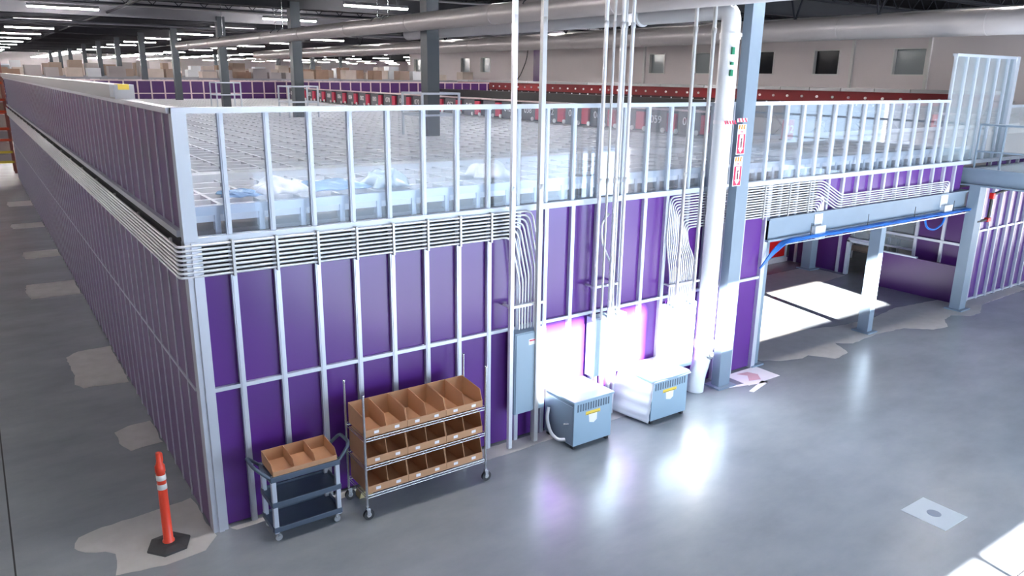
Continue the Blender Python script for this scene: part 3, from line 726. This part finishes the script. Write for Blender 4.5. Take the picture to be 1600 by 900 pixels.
# ------------------------------------------------------------------ wire rack
RX, RY, RW, RD = 1.366, -.675, 1.435, .47
t = thing('wire_rack', 'chrome wire shelving rack on casters holding rows of cardboard bins', 'wire rack', (RX, RY, 0))
for x in (0, RW):
    for y in (0, RD):
        p = MB().tube([(x, y, .14), (x, y, 1.37)], .0125, 10).build('post', CHROME, t)
        MB().lathe([(.0145, -.004), (.0145, .008), (0, .01)], (x, y, 1.37), 10).build('post_cap', CHROME, p)
        f = MB().box(x-.012, x+.028, y-.022, y-.018, .05, .13).box(x-.012, x+.028, y+.018, y+.022, .05, .13).box(x-.014, x+.02, y-.02, y+.02, .12, .14).build('caster_fork', CHROME, t)
        wl = MB().wheel((x+.012, y, .057), .057, .028, n=24).build('caster_wheel', RUBBER, f)
        MB().wheel((x+.012, y, .057), .026, .032).build('wheel_hub', STEELG, wl)
for z in (.27, .59, .90):
    s_ = empty('wire_shelf', (0, 0, z)); s_.parent = t
    b = MB()
    for y in (0, RD): b.tube([(0, y, 0), (RW, y, 0)], .004, 6).tube([(0, y, -.03), (RW, y, -.03)], .004, 6)
    for x in (0, RW): b.tube([(x, 0, 0), (x, RD, 0)], .004, 6).tube([(x, 0, -.03), (x, RD, -.03)], .004, 6)
    for y in (0, RD):
        pts = []
        for i in range(48): pts.append((RW*i/47, y, -.03*(i % 2)))
        b.tube(pts, .0025, 4)
    b.build('edge_truss', CHROME, s_)
    b = MB()
    for i in range(1, 48): b.box(RW*i/48-.0015, RW*i/48+.0015, 0, RD, -.001, .002)
    b.build('deck_wires', CHROME, s_)
rows = [(.906, .225, .075, 'top'), (.596, .262, .08, 'middle'), (.276, .275, .08, 'bottom')]
pos = ['left-hand', 'centre', 'right-hand']
for z, hb, hf, rn in rows:
    for i in range(3):
        w = (RW-.05)/3
        bin_unit('cardboard_bin', '%s cardboard bin on the %s shelf of the wire rack' % (pos[i], rn), (RX+.025+i*w, RY+.02, z), w-.004, RD-.04, hb, hf, 2, 'cardboard bins on the wire rack', labels=2)
tag(MB().prism([(1.46, 0), (1.62, 0), (1.60, .07), (1.48, .07)], 'y', -.26, -.14).build('wood_block', TAN), 'pale yellow block on the floor behind the rack caster', 'block')

# ------------------------------------------------------------------ overhead: ducts, girders, joists, lamps
t = thing('air_duct', 'long round white air duct under the ceiling, left one ending in a rounded cap', 'duct', (6.0, 0, 5.4))
b = MB(); b.tube([(0, -6, 0), (0, 27.0, 0), (0, 27.12, 0), (0, 27.2, 0)], .165, 28, radii=[.165, .165, .13, .06]).build('tube', DUCT, t)
sb = None
for y in range(-5, 27, 3):
    sb = MB().tube([(0, 0, 0), (0, .04, 0)], .171, 28).build('seam_band', DUCT, t) if sb is None else copy_tree(sb, t)
    sb.location = (0, y, 0)
for y in (3, 8.0, 8.5, 14.5, 15.1, 20.5):
    h = MB().tube([(math.cos(a)*.18, y, math.sin(a)*.18) for a in [PI*(.15+.7*i/8) for i in range(9)]], .012, 6).build('hanger_ring', CHROME, t)
    MB().tube([(0, y, .18), (0, y, 1.3)], .008, 6).build('hanger_rod', CHROME, h)
t = thing('air_duct', 'second long round air duct further right, crossing in front of the window wall', 'duct', (14.3, 0, 5.5))
MB().tube([(0, -8, 0), (0, 44, 0), (0, 44.2, 0)], .24, 28, radii=[.24, .24, .1]).build('tube', DUCT, t)
sb = None
for y in range(-6, 44, 3):
    sb = MB().tube([(0, 0, 0), (0, .04, 0)], .246, 28).build('seam_band', DUCT, t) if sb is None else copy_tree(sb, t)
    sb.location = (0, y, 0)
for y in (2.2, 4.2, 12.5, 20, 28):
    h = MB().bar((-.3, y, .95), (0, y, .2), .03).bar((.3, y, .95), (0, y, .2), .03).build('hanger_bracket', JOIST, t)
# girders on the column lines
first = None
for k, y in enumerate((6.9, 14.6, 22.1, 29.6, 37, 44.5, 52, 59.5, 67, 75)):
    if first is None:
        first = thing('roof_girder', 'pale steel roof girder spanning the hall', 'girder', (0, y, 6.15), 0, 'roof girders')
        GD = mat('dark_girder', (.045, .047, .055), .6, spec=.3)
        MB().box(-24, 27.8, -.02, .02, 0, .5).build('web', GD, first)
        MB().box(-24, 27.8, -.12, .12, -.02, 0).box(-24, 27.8, -.12, .12, .5, .52).build('flange', GD, first)
    else:
        o = copy_tree(first); o.location = (0, y, 6.15)
        if k == 2:
            tag(o, 'pale grey roof girder, the only light one, crossing above the left aisle')
            for c in o.children: c.data = c.data.copy(); c.data.materials.clear(); c.data.materials.append(GIRD)
first = None
ys = [-6.5+2.5*i for i in range(30)]
for y in ys:
    if min(abs(y-g) for g in (6.9, 14.6, 22.1, 29.6, 37, 44.5, 52, 59.5)) < .4: y += .7
    if first is None:
        first = thing('roof_joist', 'dark open-web roof joist under the ceiling', 'joist', (0, y, 6.45), 0, 'roof joists')
        MB().box(-24, 27.8, -.03, .03, 0, .05).box(-24, 27.8, -.03, .03, .42, .48).build('chord', JOIST, first)
        b = MB()
        for i in range(64):
            x = -24+i*.8; b.bar((x, 0, .03), (x+.4, 0, .44), .022).bar((x+.4, 0, .44), (x+.8, 0, .03), .022)
        b.build('web', JOIST, first)
    else:
        o = copy_tree(first); o.location = (0, y, 6.45)
# long pipes along and across the roof
for k, (p, q, r_, m_, lb) in enumerate([((-20, 10.6, 6.2), (27, 10.6, 6.2), .03, STEELG, 'thin sprinkler pipe crossing the hall above the left duct'),
        ((-20, 18.0, 6.2), (27, 18.0, 6.2), .03, STEELG, 'thin grey pipe crossing the hall farther back'),
        ((2.8, -6, 6.25), (2.8, 60, 6.25), .04, JOIST, 'dark pipe running the length of the hall under the roof'),
        ((10.6, -6, 6.15), (10.6, 60, 6.15), .035, STEELG, 'grey pipe running between the two ducts'),
        ((-20, 26, 6.1), (27, 26, 6.1), .05, GIRD, 'pale pipe crossing the far part of the hall'),
        ((18.5, -6, 6.1), (18.5, 48, 6.1), .04, STEELG, 'grey pipe near the window wall, above the red shelves')]):
    tag(MB().tube([p, q], r_, 8).build('roof_pipe', m_), lb, 'pipe')
# strip lamps
first = None
n = 0
def lamp_at(x, y, far):
    global first
    if first is None:
        first = thing('strip_light', 'bright white strip light hanging under the roof', 'ceiling light', (x, y, 6.22), 0, 'strip lights under the roof')
        MB().prism([(-.09, 0), (.09, 0), (.05, .08), (-.05, .08)], 'x', -.95, .95).build('housing', FIX, first)
        MB().prism([(-.075, -.001), (.075, -.001), (.055, -.04), (-.055, -.04)], 'x', -.93, .93).build('tube', LAMP, first)
        MB().tube([(-.6, 0, .08), (-.6, 0, .7)], .006, 5).tube([(.6, 0, .08), (.6, 0, .7)], .006, 5).build('hanger', CHROME, first)
        return first
    o = copy_tree(first); o.location = (x, y, 6.22); return o
for x in (-13, -5.8, 1.4, 8.3, 15.5, 22.5):
    y = -.6
    while y < 128:
        if not (x > 27 and y < 50): lamp_at(x, y+(.6 if x > 10 else 0), y > 35)
        y += 7.0 if y < 60 else 5.0
for x in (30.5, 38, 46, 54, 62):
    y = 53
    while y < 128: lamp_at(x, y, True); y += 7.5

# ------------------------------------------------------------------ guard frames around the columns on the grid
first = None
for k, (x, y, lb) in enumerate(((6.36, 6.9, 'pale square guard frame around the nearest column on the grid'), (6.36, 14.6, 'pale guard frame around the second column on the grid'), (6.36, 22.1, 'pale guard frame around the third column on the grid'))):
    if first is None:
        t = first = thing('column_guard', lb, 'guard frame', (x, y, 3.22))
        for sx in (-.42, .42):
            for sy in (-.42, .42): MB().box(sx-.02, sx+.02, sy-.02, sy+.02, 0, .86).build('post', ALUW, t)
        for z in (.42, .84):
            MB().box(-.42, .42, -.44, -.40, z-.02, z+.02).box(-.42, .42, .40, .44, z-.02, z+.02).box(-.44, -.40, -.42, .42, z-.02, z+.02).box(.40, .44, -.42, .42, z-.02, z+.02).build('rail', ALUW, t)
    else:
        t = copy_tree(first); t.location = (x, y, 3.22); tag(t, lb)

# ------------------------------------------------------------------ mezzanine deck right of the grid
struct(MB().box(GX, 27.9, 2.8, YE, 3.05, 3.2).build('floor_mezzanine', DECKM))
nums = ['056', '059', '075', '062', '068', '072', '038', '042', '046', '048', '052', '058', '070', '074', '078', '080', '082', '084', '086', '088', '090', '092', '094', '096', '098', '102']
first = None
for k in range(24):
    y = 4.05+k*1.0 if k < 8 else 4.05+8+(k-8)*1.15
    t = thing('numbered_station', 'dark numbered station with the number %s beside a red panel' % nums[k], 'station', (11.55, y, 3.2), 0, 'numbered stations along the edge of the grid')
    if first is None:
        ps = [MB().box(0, .4, .28, .92, .02, .50).build('cabinet', mat('station_grey', (.10, .10, .12), .5), t), MB().box(-.02, .05, -.02, .24, .06, .46).build('red_panel', mat('station_red', (.55, .03, .08), .5), t),
              MB().box(-.03, .42, -.04, .98, .52, .55).build('pink_rail', PINK, t)]
        for yy in (-.07, .34): ps.append(MB().wheel((-.04, yy, .08), .055, .03, 'x', 12).build('white_caster', WHITE, t))
        first = ps
    else:
        for p in first:
            c = p.copy(); COL.objects.link(c); c.parent = t
    text('number', nums[k], .24, (-.008, .6, .30), (PI/2, 0, -PI/2), SWH, t, .002)
first = None
for k in range(25):
    y = 4.0+k*1.25
    lb = 'red-fronted shelf unit in the long row under the small windows'
    if first is None:
        t = first = thing('red_shelf_unit', lb, 'shelf unit', (24, y, 3.2), 0, 'red shelf units under the windows')
        MB().box(.03, .6, .01, 1.24, 0, .5).build('dark_cabinet', mat('maroon_black', (.03, .008, .012), .6), t)
        MB().box(0, .6, 0, 1.25, .48, .86).build('red_front', REDD, t)
        MB().box(-.06, .62, .02, 1.23, .87, .98).build('grey_top', FIX, t)
        for y2 in (.31, .94):
            MB().wheel((-.02, y2, .66), .045, .04, 'x', 12).build('white_knob', WHITE, t)
            MB().box(-.02, .02, y2+.28, y2+.32, 0, .45).build('divider', ALU, t)
    else: t = copy_tree(first); t.location = (24, y, 3.2)
tag(MB().box(23.6, 23.7, 4, 35, 3.42, 3.5).build('guide_rail', PINK), 'long pale pink rail in front of the red shelf units', 'rail')
tag(MB().box(20.4, 20.7, 4, 35, 3.62, 3.7).box(20.4, 20.7, 4, 35, 3.2, 3.62).build('conveyor', BLACK), 'long black conveyor running between the stations and the red shelf units', 'conveyor')
# tables and cases behind the glass on the right
def fold_table(x, y, w, label):
    t = thing('folding_table', label, 'table', (x, y, 3.2))
    MB().box(0, w, 0, .7, .47, .50).build('tabletop', BLACK, t)
    for xx in (.1, w-.1):
        MB().bar((xx, .05, 0), (xx+.12, .65, .47), .025).bar((xx+.12, .65, 0), (xx, .05, .47), .025).build('leg', BLACK, t)
fold_table(13.2, 3.2, 1.6, 'black folding table behind the glass just right of the red number sign')
fold_table(16.2, 3.3, 1.8, 'black folding table behind the glass in the middle')
for k, (x, y, w, h, lb) in enumerate(((15.3, 3.3, .5, .42, 'small black case between the two folding tables'), (18.2, 3.4, .9, .4, 'wide black case left of the second red sign'),
                                     (20.2, 3.3, 1.5, .36, 'long low black case right of the second red sign'), (22.3, 3.0, 1.3, .4, 'black case at the far right behind the tall glass'))):
    t = thing('equipment_case', lb, 'case', (x, y, 3.2)); MB().box(0, w, 0, .5, 0, h*.7).build('body', BLACK, t, bevel=.01)
    MB().box(0, w, 0, .5, h*.72, h).build('lid', BLACK, t, bevel=.01); MB().box(w*.4, w*.6, -.02, 0, h*.4, h*.5).build('handle', CHROME, t)
for x, y, s_, lb in ((12.6, 2.85, '012', 'red number sign near the first folding table'), (19.1, 3.1, '85', 'red number sign between the black cases')):
    t = thing('number_sign', lb, 'sign', (x, y, 3.2)); MB().box(-.18, .18, 0, .03, .02, .42).build('plate', RED, t)
    MB().box(-.16, -.13, .03, .1, 0, .1).box(.13, .16, .03, .1, 0, .1).build('foot', BLACK, t)
    text('number', s_, .22, (0, -.003, .22), (PI/2, 0, 0), SWH, t, .002)
t = thing('guard_rail', 'white guard rail at the edge of the deck behind the glass', 'rail', (11.4, 2.9, 3.2))
MB().box(0, 12, -.02, .02, .04, .12).build('bar', ALUW, t)
t = thing('step_ladder', 'black step ladder behind the tall glazed bay', 'ladder', (21.2, 2.4, 3.2))
b = MB(); b.bar((-.5, 0, 0), (.3, 0, .85), .04).bar((-.5, .5, 0), (.3, .5, .85), .04); b.build('side_rail', BLACK, t)
for i in range(3): MB().box(-.3+i*.26, -.05+i*.26, 0, .5, .2+i*.26, .23+i*.26).build('tread', BLACK, t)

# ------------------------------------------------------------------ far racking and cartons
def pallet_rack(x0, n, bay, y, levels, label, ub, um, depth=1.0, H=5.2, group=None):
    t = thing('pallet_rack', label, 'rack', (x0, y, 0), 0, group)
    for i in range(n+1):
        b = MB(); x = i*bay
        b.box(x-.05, x+.05, 0, .08, 0, H).box(x-.05, x+.05, depth-.08, depth, 0, H)
        for z in [i_*.8 for i_ in range(int(H/.8))]: b.bar((x, .04, z), (x, depth-.04, z+.7), .03)
        b.build('upright', um, t)
    for z, m in levels: MB().box(0, n*bay, 0, .05, z-.1, z).box(0, n*bay, depth-.05, depth, z-.1, z).build('beam', m, t)
    return t
lv = [(.55, YELB), (.98, YELB), (1.5, ORB), (1.98, ORB), (2.7, ORB), (3.2, ORB), (3.9, ORB), (4.5, ORB)]
pallet_rack(-5.6, 2, 2.8, 33.0, lv, 'orange pallet rack at the end of the left aisle', None, RBLUE)
PALEG = mat('grey_carton', (.45, .42, .42), .8); PALEB = mat('dusty_carton', (.40, .31, .25), .8)
cm = [CARDD, CARDW, PALEB, FILMW, PALEG, CARDW, REDD]
def carton(x, y, z, w, d, h, m, label, group, cache={}):
    key = (round(w, 2), round(h, 2), m.name)
    if key not in cache:
        cache[key] = MB().box(0, w, 0, d, 0, h).build('carton', m)
        o = cache[key]
    else: o = cache[key].copy(); COL.objects.link(o)
    o.location = (x, y, z); return tag(o, label, 'carton', group)
rnd = random.Random(3)
for z, _ in lv:
    nz = min([l for l, _ in lv if l > z] + [z+.7])-z-.16
    for x in (-1.45, -.68): carton(x, 33.1, z, .6, .7, round(max(.2, nz), 2), rnd.choice(cm), 'carton on the orange rack at the end of the left aisle', 'cartons on the orange rack')
for r_, (y, x0, n) in enumerate(((38.5, -12, 14), (45.5, -14, 14), (54, -10, 20), (64, -8, 21))):
    pallet_rack(x0, n, 2.8, y, [(1.6, ORB), (3.2, ORB), (4.1, GIRD)], ['warehouse rack just beyond the far purple wall', 'warehouse rack in the second row beyond the purple wall', 'warehouse rack in the third row beyond the purple wall', 'warehouse rack in the last row in sight'][r_], None, GIRD, H=4.0)
    if r_ < 3:
        for i in range(n*3):
            if rnd.random() < .12: continue
            h = rnd.choice((.45, .6, .75, .9))
            if r_ == 0: h = rnd.choice((.35, .45, .55))
            carton(x0+.08+i*.933+rnd.uniform(0, .08), y+.1, 4.1, rnd.choice((.6, .7, .8)), .8, h, rnd.choice(cm[:6]), ['carton on top of the first rack beyond the purple wall', 'carton on top of the second rack row', 'carton on top of the third rack row'][r_], 'cartons on the far racks')
t = thing('office_pod', 'pale green glazed box far away at the end of the left aisle', 'booth', (-1.0, 60, 3.3))
MB().box(0, 3, 0, 2, 0, 1.4).build('body', WING, t); MB().box(-.1, 3.1, -.1, 2.1, 1.4, 1.5).build('roof', ALUW, t)
